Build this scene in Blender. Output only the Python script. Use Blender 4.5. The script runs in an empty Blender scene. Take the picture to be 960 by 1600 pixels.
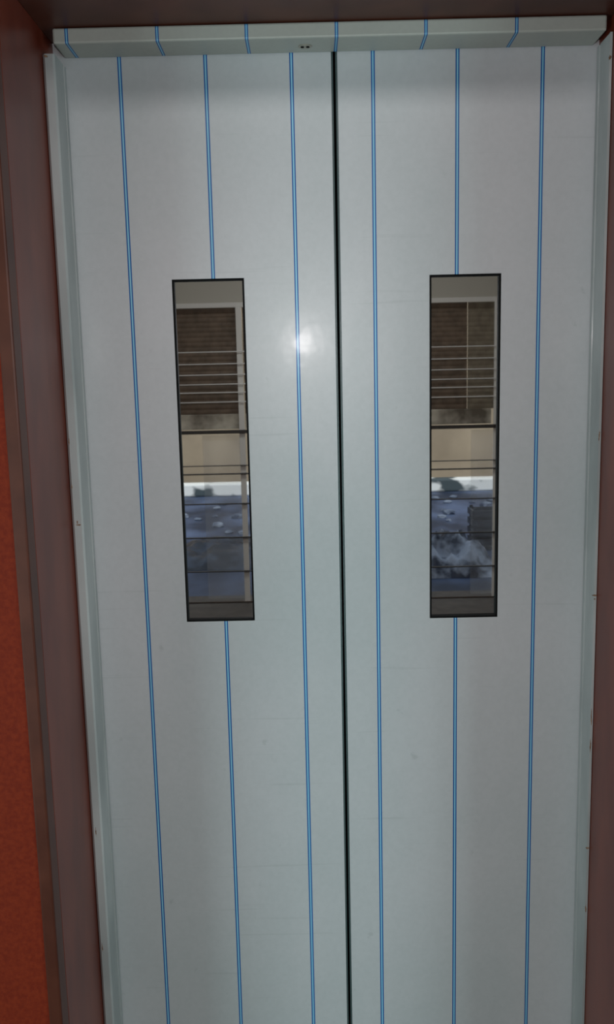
import bpy, bmesh, math, random
from mathutils import Vector, Matrix, noise
random.seed(4)
sc = bpy.context.scene
sc.view_settings.view_transform = 'Standard'
sc.view_settings.look = 'None'

# ---------------------------------------------------------------- camera model
F = 1400.0
d = Vector((199, 8880, F)).normalized()
zf = Vector((0, 0, 1))
n0 = (zf - d * zf.dot(d)).normalized()
r0 = d.cross(n0)
psi = 0.006
n = (n0 * math.cos(psi) + r0 * math.sin(psi)).normalized()
r = d.cross(n).normalized()
CAM = Vector((0, -1.61, 1.474))

def ray(px, py):
    v = Vector(((px - 480) / F, (py - 800) / F, 1))
    return Vector((r.dot(v), n.dot(v), -d.dot(v)))

dd = ray(522, 85)
CAM.x = -dd.x / dd.y * 1.61

def W(px, py, Y=0.0):
    q = ray(px, py)
    t = (Y - CAM.y) / q.y
    return CAM + q * t

cd = bpy.data.cameras.new("camera")
cam = bpy.data.objects.new("camera", cd)
sc.collection.objects.link(cam)
cd.sensor_fit = 'HORIZONTAL'
cd.sensor_width = 36
cd.lens = F / 960 * 36
cd.clip_start = 0.02
M = Matrix(((r.x, -r.y, -r.z, CAM.x), (n.x, -n.y, -n.z, CAM.y), (-d.x, d.y, d.z, CAM.z), (0, 0, 0, 1)))
cam.matrix_world = M
sc.camera = cam

# ---------------------------------------------------------------- materials
def s2l(c):
    return tuple(((x / 255) / 12.92 if x / 255 <= 0.04045 else ((x / 255 + .055) / 1.055) ** 2.4) for x in c) + (1,)

def mat(name, col, rough=0.5, metal=0.0, col2=None, scale=8, detail=4, stretch=(1, 1, 1), coat=0, coat_r=0.1, bump=0, spec=0.5, lo=.35, hi=.65):
    m = bpy.data.materials.new(name)
    m.use_nodes = True
    nt = m.node_tree
    b = nt.nodes['Principled BSDF']
    b.inputs['Base Color'].default_value = s2l(col)
    b.inputs['Roughness'].default_value = rough
    b.inputs['Metallic'].default_value = metal
    b.inputs['Coat Weight'].default_value = coat
    b.inputs['Coat Roughness'].default_value = coat_r
    b.inputs['Specular IOR Level'].default_value = spec
    if col2 or bump:
        g = nt.nodes.new('ShaderNodeNewGeometry')
        mp = nt.nodes.new('ShaderNodeMapping')
        mp.inputs['Scale'].default_value = stretch
        nz = nt.nodes.new('ShaderNodeTexNoise')
        nz.inputs['Scale'].default_value = scale
        nz.inputs['Detail'].default_value = detail
        nt.links.new(g.outputs['Position'], mp.inputs['Vector'])
        nt.links.new(mp.outputs[0], nz.inputs['Vector'])
        if col2:
            cr = nt.nodes.new('ShaderNodeValToRGB')
            cr.color_ramp.elements[0].position = lo
            cr.color_ramp.elements[1].position = hi
            cr.color_ramp.elements[0].color = s2l(col)
            cr.color_ramp.elements[1].color = s2l(col2)
            nt.links.new(nz.outputs['Fac'], cr.inputs['Fac'])
            nt.links.new(cr.outputs['Color'], b.inputs['Base Color'])
        if bump:
            bp = nt.nodes.new('ShaderNodeBump')
            bp.inputs['Strength'].default_value = bump
            bp.inputs['Distance'].default_value = 0.002
            nt.links.new(nz.outputs['Fac'], bp.inputs['Height'])
            nt.links.new(bp.outputs[0], b.inputs['Normal'])
    return m

def film(name, stripes, colA, colB, rough=.38, coat=.10, wo=.0034, wi=.0011):
    """steel covered with printed protective film: double blue rules at X = stripes"""
    m = mat(name, colA, rough, 0.1, colB, 2.2, 5, (1, 1, .6), coat, .14, 0.0, .35)
    nt = m.node_tree
    b = nt.nodes['Principled BSDF']
    b.inputs['Specular Tint'].default_value = (.9, 1, .92, 1)
    base = b.inputs['Base Color'].links[0].from_socket
    N = nt.nodes.new
    L = nt.links.new
    g = N('ShaderNodeNewGeometry')
    nz = N('ShaderNodeTexNoise'); nz.inputs['Scale'].default_value = 120; nz.inputs['Detail'].default_value = 2
    L(g.outputs['Position'], nz.inputs['Vector'])
    mr = N('ShaderNodeMapRange'); mr.inputs['From Min'].default_value = .3; mr.inputs['From Max'].default_value = .7
    mr.inputs['To Min'].default_value = .975; mr.inputs['To Max'].default_value = 1.02
    L(nz.outputs['Fac'], mr.inputs['Value'])
    vm = N('ShaderNodeVectorMath'); vm.operation = 'SCALE'
    L(base, vm.inputs[0]); L(mr.outputs[0], vm.inputs['Scale'])
    cur = vm.outputs[0]
    mp = N('ShaderNodeMapping'); mp.inputs['Scale'].default_value = (2.0, 1, 60)
    L(g.outputs['Position'], mp.inputs['Vector'])
    n2 = N('ShaderNodeTexNoise'); n2.inputs['Scale'].default_value = 1.6; n2.inputs['Detail'].default_value = 2
    L(mp.outputs[0], n2.inputs['Vector'])
    m2 = N('ShaderNodeMapRange'); m2.inputs['From Min'].default_value = .66; m2.inputs['From Max'].default_value = .78
    m2.inputs['To Min'].default_value = 1; m2.inputs['To Max'].default_value = .90
    L(n2.outputs['Fac'], m2.inputs['Value'])
    v2 = N('ShaderNodeVectorMath'); v2.operation = 'SCALE'
    L(cur, v2.inputs[0]); L(m2.outputs[0], v2.inputs['Scale'])
    cur = v2.outputs[0]
    n3 = N('ShaderNodeTexNoise'); n3.inputs['Scale'].default_value = 34; n3.inputs['Detail'].default_value = 5
    L(g.outputs['Position'], n3.inputs['Vector'])
    m3 = N('ShaderNodeMapRange'); m3.inputs['From Min'].default_value = .70; m3.inputs['From Max'].default_value = .76
    m3.inputs['To Min'].default_value = 1; m3.inputs['To Max'].default_value = .88
    L(n3.outputs['Fac'], m3.inputs['Value'])
    v3 = N('ShaderNodeVectorMath'); v3.operation = 'SCALE'
    L(cur, v3.inputs[0]); L(m3.outputs[0], v3.inputs['Scale'])
    cur = v3.outputs[0]
    n4 = N('ShaderNodeTexNoise'); n4.inputs['Scale'].default_value = 22; n4.inputs['Detail'].default_value = 2
    L(g.outputs['Position'], n4.inputs['Vector'])
    bp = N('ShaderNodeBump'); bp.inputs['Strength'].default_value = .3; bp.inputs['Distance'].default_value = .001
    L(n4.outputs['Fac'], bp.inputs['Height']); L(bp.outputs[0], b.inputs['Coat Normal'])
    if stripes:
        sx = N('ShaderNodeSeparateXYZ'); L(g.outputs['Position'], sx.inputs[0])
        dist = None
        for c in stripes:
            a = N('ShaderNodeMath'); a.operation = 'SUBTRACT'; L(sx.outputs['X'], a.inputs[0]); a.inputs[1].default_value = c
            e = N('ShaderNodeMath'); e.operation = 'ABSOLUTE'; L(a.outputs[0], e.inputs[0])
            if dist is None: dist = e.outputs[0]
            else:
                q = N('ShaderNodeMath'); q.operation = 'MINIMUM'; L(dist, q.inputs[0]); L(e.outputs[0], q.inputs[1]); dist = q.outputs[0]
        for w, col, soft in ((wo, (12, 82, 146), .0005), (wi, (140, 192, 212), .0005)):
            k = N('ShaderNodeMapRange'); k.inputs['From Min'].default_value = w - soft; k.inputs['From Max'].default_value = w + soft
            k.inputs['To Min'].default_value = 1; k.inputs['To Max'].default_value = 0
            L(dist, k.inputs['Value'])
            mx = N('ShaderNodeMix'); mx.data_type = 'RGBA'
            L(k.outputs[0], mx.inputs[0]); L(cur, mx.inputs[6]); mx.inputs[7].default_value = s2l(col)
            cur = mx.outputs[2]
    L(cur, b.inputs['Base Color'])
    return m

# ---------------------------------------------------------------- mesh helpers
def empty(name, loc, **kw):
    o = bpy.data.objects.new(name, None)
    o.location = loc
    o.empty_display_size = .1
    sc.collection.objects.link(o)
    for k, v in kw.items(): o[k] = v
    return o

def mk(name, verts, faces, m, parent=None, bevel=0, smooth=False, **kw):
    xs = [v[0] for v in verts]; ys = [v[1] for v in verts]; zs = [v[2] for v in verts]
    o0 = Vector(((min(xs) + max(xs)) / 2, (min(ys) + max(ys)) / 2, min(zs)))
    me = bpy.data.meshes.new(name)
    me.from_pydata([tuple(Vector(v) - o0) for v in verts], [], faces)
    me.validate(); me.update()
    o = bpy.data.objects.new(name, me)
    sc.collection.objects.link(o)
    me.materials.append(m)
    if parent:
        o.parent = parent; o.location = o0 - parent.location
    else: o.location = o0
    if bevel:
        b = o.modifiers.new('bevel', 'BEVEL'); b.width = bevel; b.segments = 2; b.limit_method = 'ANGLE'
    for k, v in kw.items(): o[k] = v
    bm = bmesh.new(); bm.from_mesh(me); bmesh.ops.recalc_face_normals(bm, faces=bm.faces[:]); bm.to_mesh(me); bm.free()
    if smooth:
        for p in me.polygons: p.use_smooth = True
    return o

def boxgeo(bxs):
    V, Fc = [], []
    for (x0, x1, y0, y1, z0, z1) in bxs:
        b = len(V)
        V += [(x0, y0, z0), (x1, y0, z0), (x1, y1, z0), (x0, y1, z0), (x0, y0, z1), (x1, y0, z1), (x1, y1, z1), (x0, y1, z1)]
        Fc += [tuple(b + i for i in f) for f in ((0, 3, 2, 1), (4, 5, 6, 7), (0, 1, 5, 4), (1, 2, 6, 5), (2, 3, 7, 6), (3, 0, 4, 7))]
    return V, Fc

def box(name, b, m, parent=None, bevel=0, **kw):
    V, Fc = boxgeo([b]); return mk(name, V, Fc, m, parent, bevel, **kw)

def holed(name, x0, x1, z0, z1, hx0, hx1, hz0, hz1, y0, y1, m, parent=None, bevel=0, **kw):
    X = [x0, hx0, hx1, x1]; Z = [z0, hz0, hz1, z1]
    V = [(X[i], y, Z[j]) for y in (y0, y1) for j in range(4) for i in range(4)]
    idx = lambda i, j, k: k * 16 + j * 4 + i
    Fc = []
    for j in range(3):
        for i in range(3):
            if i == 1 and j == 1: continue
            for k in (0, 1): Fc.append((idx(i, j, k), idx(i + 1, j, k), idx(i + 1, j + 1, k), idx(i, j + 1, k)))
    def side(a, b): Fc.append((idx(*a, 0), idx(*b, 0), idx(*b, 1), idx(*a, 1)))
    for i in range(3): side((i, 3), (i + 1, 3)); side((i, 0), (i + 1, 0))
    for j in range(3): side((0, j), (0, j + 1)); side((3, j), (3, j + 1))
    side((1, 1), (1, 2)); side((2, 1), (2, 2)); side((1, 2), (2, 2)); side((1, 1), (2, 1))
    return mk(name, V, Fc, m, parent, bevel, **kw)

def opening(name, x0, x1, z0, z1, hx0, hx1, hz1, y0, y1, m, **kw):
    P = [(x0, z0), (hx0, z0), (hx0, hz1), (hx1, hz1), (hx1, z0), (x1, z0), (x1, z1), (hx1, z1), (hx0, z1), (x0, z1), (x0, hz1), (x1, hz1)]
    V = [(x, y0, z) for x, z in P] + [(x, y1, z) for x, z in P]
    Fc = []
    for q in ((0, 1, 2, 10), (10, 2, 8, 9), (2, 3, 7, 8), (3, 11, 6, 7), (4, 5, 11, 3)):
        Fc.append(q); Fc.append(tuple(12 + i for i in q))
    for a, b in ((0, 1), (1, 2), (2, 3), (3, 4), (4, 5), (5, 11), (11, 6), (6, 7), (7, 8), (8, 9), (9, 10), (10, 0)):
        Fc.append((a, b, b + 12, a + 12))
    return mk(name, V, Fc, m, **kw)

def cyl(a, b, rad, seg=14):
    a = Vector(a); b = Vector(b); ax = (b - a).normalized()
    u = ax.orthogonal().normalized(); v = ax.cross(u)
    V = []; Fc = []
    for p in (a, b):
        for i in range(seg):
            t = 2 * math.pi * i / seg
            V.append(tuple(p + (u * math.cos(t) + v * math.sin(t)) * rad))
    for i in range(seg): Fc.append((i, (i + 1) % seg, seg + (i + 1) % seg, seg + i))
    Fc.append(tuple(range(seg))); Fc.append(tuple(range(seg, 2 * seg)))
    return V, Fc

S = dict(kind="structure")
# ---------------------------------------------------------------- key measurements
FD = 0.068                      # how far the door frame stands proud of the leaves
XL = W(101, 85).x; XR = W(934, 82).x
ZT = W(520, 81).z
XLo = W(66, 90, -FD).x; XRo = W(957, 85, -FD).x
ZH = W(520, 33, -FD).z
HXL = W(82, 60, -FD).x; HXR = W(949, 55, -FD).x
ZJ = W(70, 84, -FD).z
REV = 0.31

stL = [W(p, 85).x for p in (185, 320, 455)]
stR = [W(p, 82).x for p in (583, 716, 850)]
stH = [W(p, 45, -FD).x for p in (103, 245, 385, 526, 666, 808)]

m_left = film("striped_film_door", stL, (172, 175, 177), (187, 185, 188))
m_right = film("striped_film_door_two", stR, (172, 175, 177), (187, 185, 188))
m_head = film("striped_film_header", stH, (158, 158, 152), (168, 168, 162), .5, .03, .0028, .0008)
m_jamb = mat("painted_jamb", (142, 144, 144), .5, .0, (168, 168, 168), 9, 6, (1, 1, .4), .1)
m_rub = mat("black_rubber", (9, 9, 9), .7, spec=.1)
m_rub2 = mat("edge_highlight_rubber", (66, 82, 82), .3)  # lighter grey-green: the seam's edge highlight is put into the rubber colour
m_glass = mat("reflective_glass", (200, 204, 206), .014, 1.0)
m_brown = mat("brown_polished_stone", (90, 34, 22), .34, 0, (110, 48, 33), 14, 8, (1, 1, .35), .06, .2, spec=.3)
m_brown_shade = mat("brown_stone_shade", (66, 31, 21), .4, 0, (80, 41, 29), 14, 8, (1, 1, 1), .03, .2, spec=.25)  # darker stone copy: soffit shade and dimmed front strips put into the colour
m_orange = mat("orange_textured_paint", (98, 27, 9), .7, 0, (110, 35, 13), 160, 6, (1, 1, 1), 0, .1, .3, spec=.15)
m_dark = mat("dark_shaft", (16, 16, 17), .9)
m_wall = mat("plain_plaster", (178, 172, 160), .8, 0, (168, 162, 150), 3)
m_floor = mat("floor_stone", (74, 66, 60), .6, 0, (90, 82, 74), 12)
m_steel = mat("worn_screw_steel", (150, 146, 134), .4, .4)
m_chip = mat("dark_scuff", (96, 66, 48), .8, 0, (136, 108, 84), 300)

# ---------------------------------------------------------------- lift doors
def leaf(idx, x0, x1, wx0, wx1, wz0, wz1, m, label, sgn):
    e = empty("door_%d" % idx, ((x0 + x1) / 2, .02, 0.005), label=label, category="door", kind="structure")
    holed("door_panel", x0, x1, .006, ZT + .035, wx0, wx1, wz0, wz1, .004, .036, m, e, .0008)
    g = .003
    holed("window_gasket", wx0, wx1, wz0, wz1, wx0 + g, wx1 - g, wz0 + g, wz1 - g, .0038, .030, m_rub, e, 0,
          label="thin black rubber gasket")
    box("glass_pane", (wx0 + g, wx1 - g, .012, .018, wz0 + g, wz1 - g), m_glass, e, 0, label="reflective glass vision panel")
    xe = x1 if sgn > 0 else x0
    a, b = (xe, xe + .003) if sgn > 0 else (xe - .003, xe)
    box("edge_seal", (a, b, .006, .034, .006, ZT + .03), m_rub2, e, .001, label="dark rubber closing edge")
    return e

gap0, gap1 = W(517.6, 85).x, W(527.0, 85).x
wl = (W(268, 436), W(381, 435), W(292, 972), W(398, 971))
wr = (W(672.5, 429), W(785, 427), W(672.5, 966.5), W(777.5, 965))
Lx0 = (wl[0].x + wl[2].x) / 2; Lx1 = (wl[1].x + wl[3].x) / 2
Rx0 = (wr[0].x + wr[2].x) / 2; Rx1 = (wr[1].x + wr[3].x) / 2
leaf(1, XL - .03, gap0, Lx0, Lx1, (wl[2].z + wl[3].z) / 2, (wl[0].z + wl[1].z) / 2, m_left,
     "tall steel lift door leaf in blue-striped film with narrow glass panel", 1)
leaf(2, gap1, XR + .03, Rx0, Rx1, (wr[2].z + wr[3].z) / 2, (wr[0].z + wr[1].z) / 2, m_right,
     "matching steel lift door leaf in blue-striped film beside its twin", -1)

# ---------------------------------------------------------------- door frame
fr = empty("door_frame", (0, -FD / 2, 0), label="pale metal lift door frame around the striped doors", category="door frame", kind="structure")
def jamb(xo, xi, z1):
    s = 1 if xi > xo else -1
    P = [(xo, .002), (xo, -FD + .004), (xo + s * .004, -FD), (xi - s * .003, -FD), (xi, -FD + .003), (xi, -.016), (xi - s * .003, -.015), (xi - s * .003, -.010), (xi, -.009), (xi, .002)]
    k = len(P)
    V = [(x, y, 0) for x, y in P] + [(x, y, z1) for x, y in P]
    Fc = [(i, (i + 1) % k, k + (i + 1) % k, k + i) for i in range(k)] + [tuple(range(k)), tuple(range(k, 2 * k))]
    return mk("jamb", V, Fc, m_jamb, fr, 0)
jamb(XLo, XL, ZJ)
jamb(XRo, XR, ZJ + .012)
box("header", (HXL, HXR, -FD, .002, ZT, ZH), m_head, fr, .003, label="pale header beam in blue-striped film")
sp = W(477, 76, -.02)
def slot(cx, cy, z):
    V = []
    for zz in (z, z - .0012):
        for i in range(20):
            t = 2 * math.pi * i / 20
            V.append((cx + .011 * math.cos(t), cy + .010 * math.sin(t), zz))
    Fc = [tuple(range(20)), tuple(range(20, 40))] + [(i, (i + 1) % 20, 20 + (i + 1) % 20, 20 + i) for i in range(20)]
    return V, Fc
V, Fc = slot(sp.x, -.030, ZT)
mk("latch_plate", V, Fc, m_steel, fr, 0, label="small round metal plate with two holes")
for dx in (-.0045, .0045):
    V, Fc = cyl((sp.x + dx, -.030, ZT - .001), (sp.x + dx, -.030, ZT - .0022), .0028)
    mk("screw", V, Fc, m_rub, fr)
for (px, py, side, w_, h_) in ((124, 820, 0, .006, .0024), (121, 816, 0, .002, .003), (936, 930, 1, .005, .0022), (932, 936, 1, .002, .002), (919, 1325, 1, .005, .0025), (938, 1120, 1, .0015, .02), (936, 1165, 1, .0012, .016), (104, 690, 0, .0015, .008), (160, 1480, 0, .0015, .012), (948, 680, 1, .0015, .012), (110, 760, 0, .0012, .005), (925, 1420, 1, .0015, .008), (150, 1300, 0, .001, .01), (72, 88, 0, .005, .003), (952, 90, 1, .003, .004)):
    p = W(px, py, -FD)
    cx = min(max(p.x, XLo + .004), XL - .004) if side == 0 else min(max(p.x, XR + .003), XRo - .003)
    V = []
    k = 13
    rr = [random.uniform(.35, 1) for i in range(k)]
    for yy in (-FD - .0003, -FD + .001):
        for i in range(k):
            t = 2 * math.pi * i / k
            V.append((cx + w_ * rr[i] * math.cos(t), yy, p.z + h_ * rr[i] * math.sin(t)))
    Fc = [tuple(range(k)), tuple(range(k, 2 * k))] + [(i, (i + 1) % k, k + (i + 1) % k, k + i) for i in range(k)]
    mk("paint_chip", V, Fc, m_chip, fr)

# ---------------------------------------------------------------- shaft behind
box("wall_shaft", (-1.0, 1.0, .25, .30, 0, 2.8), m_dark, **S)
# ---------------------------------------------------------------- wall, brown lining
T = .02
XA = XLo - .001; XB = XRo + .001; ZS = ZH + .001
opening("wall_front", -2.2, 2.2, 0, 2.8, XA - T, XB + T, ZS + T, -REV, .10, m_orange, **S)
def lining(name, x0, x1, z0, z1, m, lab):
    V1, F1 = boxgeo([(x0, x1, -REV + .035, .09, z0, z1)])
    return mk(name, V1, F1, m, None, .0015, label=lab, kind="structure")
lining("trim_1", XA - T, XA, 0, ZS, m_brown, "polished brown stone lining of the door reveal")
lining("trim_2", XB, XB + T, 0, ZS, m_brown, "polished brown stone lining of the door reveal")
lining("trim_3", XA - T, XB + T, ZS, ZS + T, m_brown_shade, "polished brown stone lining over the door")
box("trim_4", (XA - T, XA + .001, -REV - .004, -REV + .033, 0, ZS), m_brown_shade, None, .003, label="brown stone edge strip of the reveal", **S)
box("trim_5", (XB - .001, XB + T, -REV - .004, -REV + .033, 0, ZS), m_brown_shade, None, .003, label="brown stone edge strip of the reveal", **S)
box("trim_6", (XA - T, XB + T, -REV - .004, -REV + .033, ZS, ZS + T), m_brown_shade, None, .003, label="brown stone edge strip over the door", **S)

# ---------------------------------------------------------------- lobby shell
box("floor", (-2.25, 2.25, -4.2, .30, -.1, 0), m_floor, **S)
box("ceiling", (-2.25, 2.25, -4.2, .30, 2.8, 2.9), m_wall, **S)
box("wall_left", (-2.3, -2.2, -4.2, .30, 0, 2.8), m_wall, **S)
box("wall_right", (2.2, 2.3, -4.2, .30, 0, 2.8), m_wall, **S)

# ---------------------------------------------------------------- opposite side, seen mirrored in the glass
YG = .012
YV = 4.0
YR = 2 * YG - YV
def zv(py, Yv=YV): return W(728, py, Yv).z
def xv(px, py, Yv=YV): return W(px, py, Yv).x
OX = 1.75
m_box = mat("shutter_box_paint", (205, 203, 190), .5)
m_white = mat("white_paint", (245, 245, 238), .5)
m_shut = mat("brown_shutter", (128, 110, 92), .55, 0, (104, 90, 75), 20, 4)
m_gap = mat("pale_gap_panel", (150, 140, 120), .55, 0, (130, 120, 102), 20, 4)
m_bar = mat("dark_iron", (62, 60, 58), .5)
m_rod = mat("bright_rod", (250, 250, 245), .3)
m_beige = mat("beige_wall", (192, 172, 144), .8, 0, (160, 142, 118), 1.3, 4)
m_road = mat("wet_asphalt", (36, 48, 70), .6, 0, (88, 104, 136), 2.2, 9, (1, .5, 1), 0, lo=.38, hi=.64)
m_pale = mat("pale_panel", (240, 234, 214), .6, 0, (120, 112, 98), 6, 3)
def veil(name, col, fac):
    m = bpy.data.materials.new(name); m.use_nodes = True
    nt = m.node_tree; nt.nodes.clear()
    o = nt.nodes.new('ShaderNodeOutputMaterial'); mx = nt.nodes.new('ShaderNodeMixShader')
    t = nt.nodes.new('ShaderNodeBsdfTransparent'); df = nt.nodes.new('ShaderNodeBsdfDiffuse')
    df.inputs[0].default_value = s2l(col); mx.inputs[0].default_value = fac
    nt.links.new(t.outputs[0], mx.inputs[1]); nt.links.new(df.outputs[0], mx.inputs[2]); nt.links.new(mx.outputs[0], o.inputs[0])
    return m
m_veil = veil("pale_glass", (215, 224, 232), .14)  # thin pale mix over the view behind, added as a lighter strip

opening("wall_back", -2.2, 2.2, 0, 2.8, -OX, OX, 2.15, YR - .15, YR, m_wall, **S)
rs = empty("roller_shutter", (0, YR - .1, 2.15), label="half-lowered brown roller shutter in a pale box", category="shutter")
box("shutter_box", (-OX, OX, YR - .14, YR - .062, zv(463), 2.149), m_box, rs, .004)
box("guide_rail", (-OX, OX, YR - .08, YR - .055, zv(471), zv(463)), m_white, rs, .002)
def curtain(x0, x1, z0, z1, y, pitch=.03):
    V = []; Fc = []; z = z0
    pts = []
    while z < z1:
        for a in range(4):
            zz = z + pitch * a / 4
            if zz > z1: break
            pts.append((y + .0032 * math.sin(math.pi * a / 4), zz))
        z += pitch
    for yy, zz in pts: V += [(x0, yy, zz), (x1, yy, zz)]
    for i in range(len(pts) - 1): Fc.append((2 * i, 2 * i + 1, 2 * i + 3, 2 * i + 2))
    return V, Fc
xa = xv(371, 560); xb = xv(735, 560)
xp0, xp1 = xv(371, 600), xv(380, 600)
xq0, xq1 = xv(774, 600), xv(781, 600)
V, Fc = curtain(-OX, xa, zv(640), zv(470), YR - .11); mk("curtain", V, Fc, m_shut, rs)
V, Fc = curtain(xp1, xb, zv(640), zv(470), YR - .11); mk("curtain", V, Fc, m_shut, rs)
V, Fc = curtain(xb + .005, xq1 + .3, zv(640), zv(470), YR - .12); mk("curtain", V, Fc, m_gap, rs, label="pale panel standing in for the light gap")  # panel added where the open gap beside the shutter reads lighter
box("bottom_rail", (-OX, xa, YR - .13, YR - .11, zv(664), zv(640)), m_pale, rs, .002)
box("bottom_rail", (xp1, xq0, YR - .13, YR - .11, zv(664), zv(640)), m_pale, rs, .002)
gr = empty("window_grille", (0, YR - .02, 0), label="iron grille of thin horizontal bars in a white frame", category="grille")
for py in (541, 560, 577, 592, 605, 620):
    V, Fc = cyl((-OX, YR - .02, zv(py)), (OX, YR - .02, zv(py)), .0034, 8); mk("rod", V, Fc, m_rod, gr)
for py, h in ((667, .011), (720, .0025), (733, .004), (780, .0035), (833, .004), (886, .0035)):
    z = zv(py); box("rail", (-OX, OX, YR - .03, YR - .01, z - h, z + h), m_bar, gr, .002)
box("post", (xp0, xp1, YR - .042, YR - .032, 0, zv(470)), m_white, gr, .002)
box("post", (xq0, xq1, YR - .042, YR - .032, 0, zv(470)), m_white, gr, .002)
box("pale_pane", (xv(318, 760), xp0, YR - .048, YR - .044, zv(930), zv(672)), m_veil, gr, 0, label="pale translucent pane")
box("pale_pane", (xv(738, 760), xq0, YR - .048, YR - .044, zv(930), zv(672)), m_veil, gr, 0, label="pale translucent pane")
box("kick_board", (-OX, OX, YR - .048, YR - .03, 0, zv(934)), mat("kick_brown", (84, 72, 62), .6), gr, .003)
# outside
box("ground", (-14, 14, -16, -4.2, -.12, -.02), m_road, kind="structure", label="blue-grey asphalt street with scattered rubble")
DW = 9.2
box("street_building", (-9, 9, -DW - 1.9, -DW - 1.2, -.02, 4), m_beige, label="plain beige masonry building across the street", category="building")
box("street_wall", (-9, 9, -DW - .2, -DW, -.02, W(728, 748, DW).z), mat("white_wash", (255, 255, 250), .7, 0, (76, 88, 92), 1.9, 3, (1, 1, 1.5), lo=.50, hi=.56), None, .02, label="low stained whitewashed wall along the street", category="wall")

# crumpled tarpaulins and a crate by the street
def tarp(cx, cy, rx, ry, h, seed, m, lab):
    N_ = 34; V = []; Fc = []
    for j in range(N_):
        for i in range(N_):
            u = i / (N_ - 1) * 2 - 1; v = j / (N_ - 1) * 2 - 1
            q = max(0, 1 - (abs(u) ** 3)) * max(0, 1 - abs(v) ** 3)
            w_ = noise.ridged_multi_fractal(Vector((u * 1.9 + seed, v * 1.9, seed)), 1.0, 2.0, 3, 1.0, 2.0)
            V.append((cx + u * rx, cy + v * ry, -.018 + q * h * (.25 + .38 * w_)))
    for j in range(N_ - 1):
        for i in range(N_ - 1): Fc.append((j * N_ + i, j * N_ + i + 1, (j + 1) * N_ + i + 1, (j + 1) * N_ + i))
    return mk("tarpaulin", V, Fc, m, None, 0, True, label=lab, category="tarpaulin")
m_tarp = mat("pale_tarp", (46, 54, 72), .4, 0, (160, 172, 190), 6, 3, lo=.44, hi=.58)
m_tarp2 = mat("dark_tarp", (26, 32, 46), .4, 0, (72, 84, 104), 6, 3, lo=.42, hi=.64)
t1 = W(705, 900, 5.0); tarp(t1.x, 2 * YG - 5.0, .32, .34, .34, 2.3, m_tarp, "crumpled pale blue tarpaulin on the street")
t2 = W(350, 900, 5.6); tarp(t2.x, 2 * YG - 5.6, .45, .5, .18, 7.1, m_tarp2, "crumpled dark tarpaulin lying on the street")
m_crate = mat("grey_timber", (44, 48, 58), .7, 0, (84, 90, 100), 12, 4)
p = W(764, 900, 5.75); cx, cy = p.x, 2 * YG - 5.75
cr = empty("wooden_crate", (cx, cy, -.02), label="grey slatted wooden crate standing by the street", category="crate")
V, Fc = boxgeo([(cx - .16, cx + .16, cy - .12, cy + .12, -.02, 0)] + [(cx - .16, cx + .16, cy + s * .11 - .01, cy + s * .11 + .01, .02 + k * .08, .07 + k * .08) for s in (-1, 1) for k in range(4)]
               + [(cx + s * .15 - .01, cx + s * .15 + .01, cy - .1, cy + .1, .02 + k * .08, .07 + k * .08) for s in (-1, 1) for k in range(4)])
mk("crate_slats", V, Fc, m_crate, cr)
for sx in (-.135, .135):
    for sy in (-.09, .09):
        box("corner_post", (cx + sx - .012, cx + sx + .012, cy + sy - .012, cy + sy + .012, -.018, .33), m_crate, cr)
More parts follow.
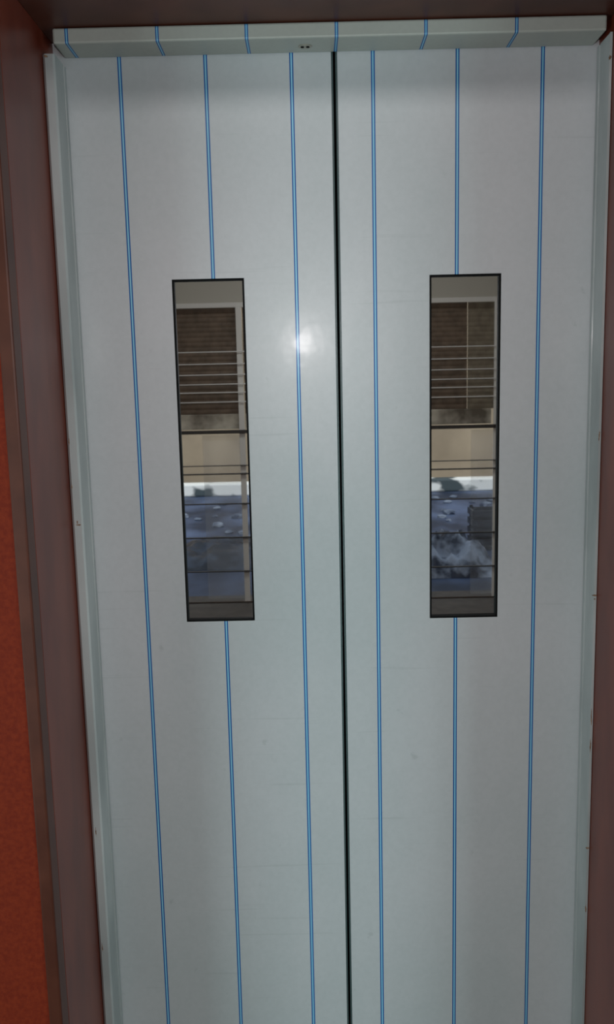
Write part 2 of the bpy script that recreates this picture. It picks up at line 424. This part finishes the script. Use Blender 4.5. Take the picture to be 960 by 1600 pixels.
# rubble
m_rock = mat("rubble_stone", (70, 80, 100), .9, 0, (140, 150, 166), 9, 4)
placed = [(t1.x, 2 * YG - 5.0, .48), (t2.x, 2 * YG - 5.6, .68), (cx, cy, .3)]
cnt = 0
for i in range(400):
    if cnt >= 24: break
    left = i % 2 == 0
    dv = random.uniform(4.8, 8.8)
    px = random.uniform(285, 395) if left else random.uniform(672, 780)
    p = W(px, 850, dv)
    s = random.uniform(.02, .055) * (1.2 if dv > 6.5 else 1)
    yy = 2 * YG - dv
    if any((p.x - a) ** 2 + (yy - b) ** 2 < (1.6 * s + c) ** 2 for a, b, c in placed): continue
    placed.append((p.x, yy, 1.6 * s)); cnt += 1
    bm = bmesh.new(); bmesh.ops.create_icosphere(bm, subdivisions=2, radius=1)
    V = [v.co * s * random.uniform(.75, 1.1) for v in bm.verts]
    V = [(v.x * 1.3 + p.x, v.y + yy, max(v.z * .6, -s * .3) + s * .3 - .02) for v in V]
    Fc = [tuple(v.index for v in f.verts) for f in bm.faces]; bm.free()
    mk("rubble_stone", V, Fc, m_rock, label="grey lump of rubble on the street", category="stone", group="rubble on the street")

# ---------------------------------------------------------------- lights
def light(name, typ, loc, energy, col, size=.1, rot=None, sy=None):
    l = bpy.data.lights.new(name, typ); l.energy = energy; l.color = col
    if typ == 'AREA':
        l.size = size
        if sy: l.shape = 'RECTANGLE'; l.size_y = sy
    elif typ == 'SUN': l.angle = size
    else: l.shadow_soft_size = size
    o = bpy.data.objects.new(name, l); o.location = loc
    if rot is not None: o.rotation_euler = (Vector(rot) - Vector(loc)).to_track_quat('-Z', 'Y').to_euler()
    sc.collection.objects.link(o); return o
light("flash", 'POINT', (CAM.x - .02, -1.62, CAM.z + .10), 20, (1, .94, .945), .02)
light("side_fill", 'AREA', (-1.7, -1.7, .8), 21, (.70, .98, 1), .7, (-.2, 0, .6), 1.5)  # unseen fill lights added on both sides to even out the doors
light("side_fill", 'AREA', (1.7, -1.7, .8), 21, (.70, .98, 1), .7, (.2, 0, .6), 1.5)
light("overhead_fill", 'AREA', (0, -2.6, 2.75), 24, (1, .98, .97), 1.4, (0, -2.0, 0), .8)  # unseen overhead fill, added to light the doors more evenly
light("sun", 'SUN', (0, 4, 8), 2.3, (1, .97, .9), .02, (.4, -2, 0))

w = bpy.data.worlds.new("world"); sc.world = w; w.use_nodes = True
bg = w.node_tree.nodes['Background']
bg.inputs[0].default_value = (.80, .89, 1, 1); bg.inputs[1].default_value = 1.0
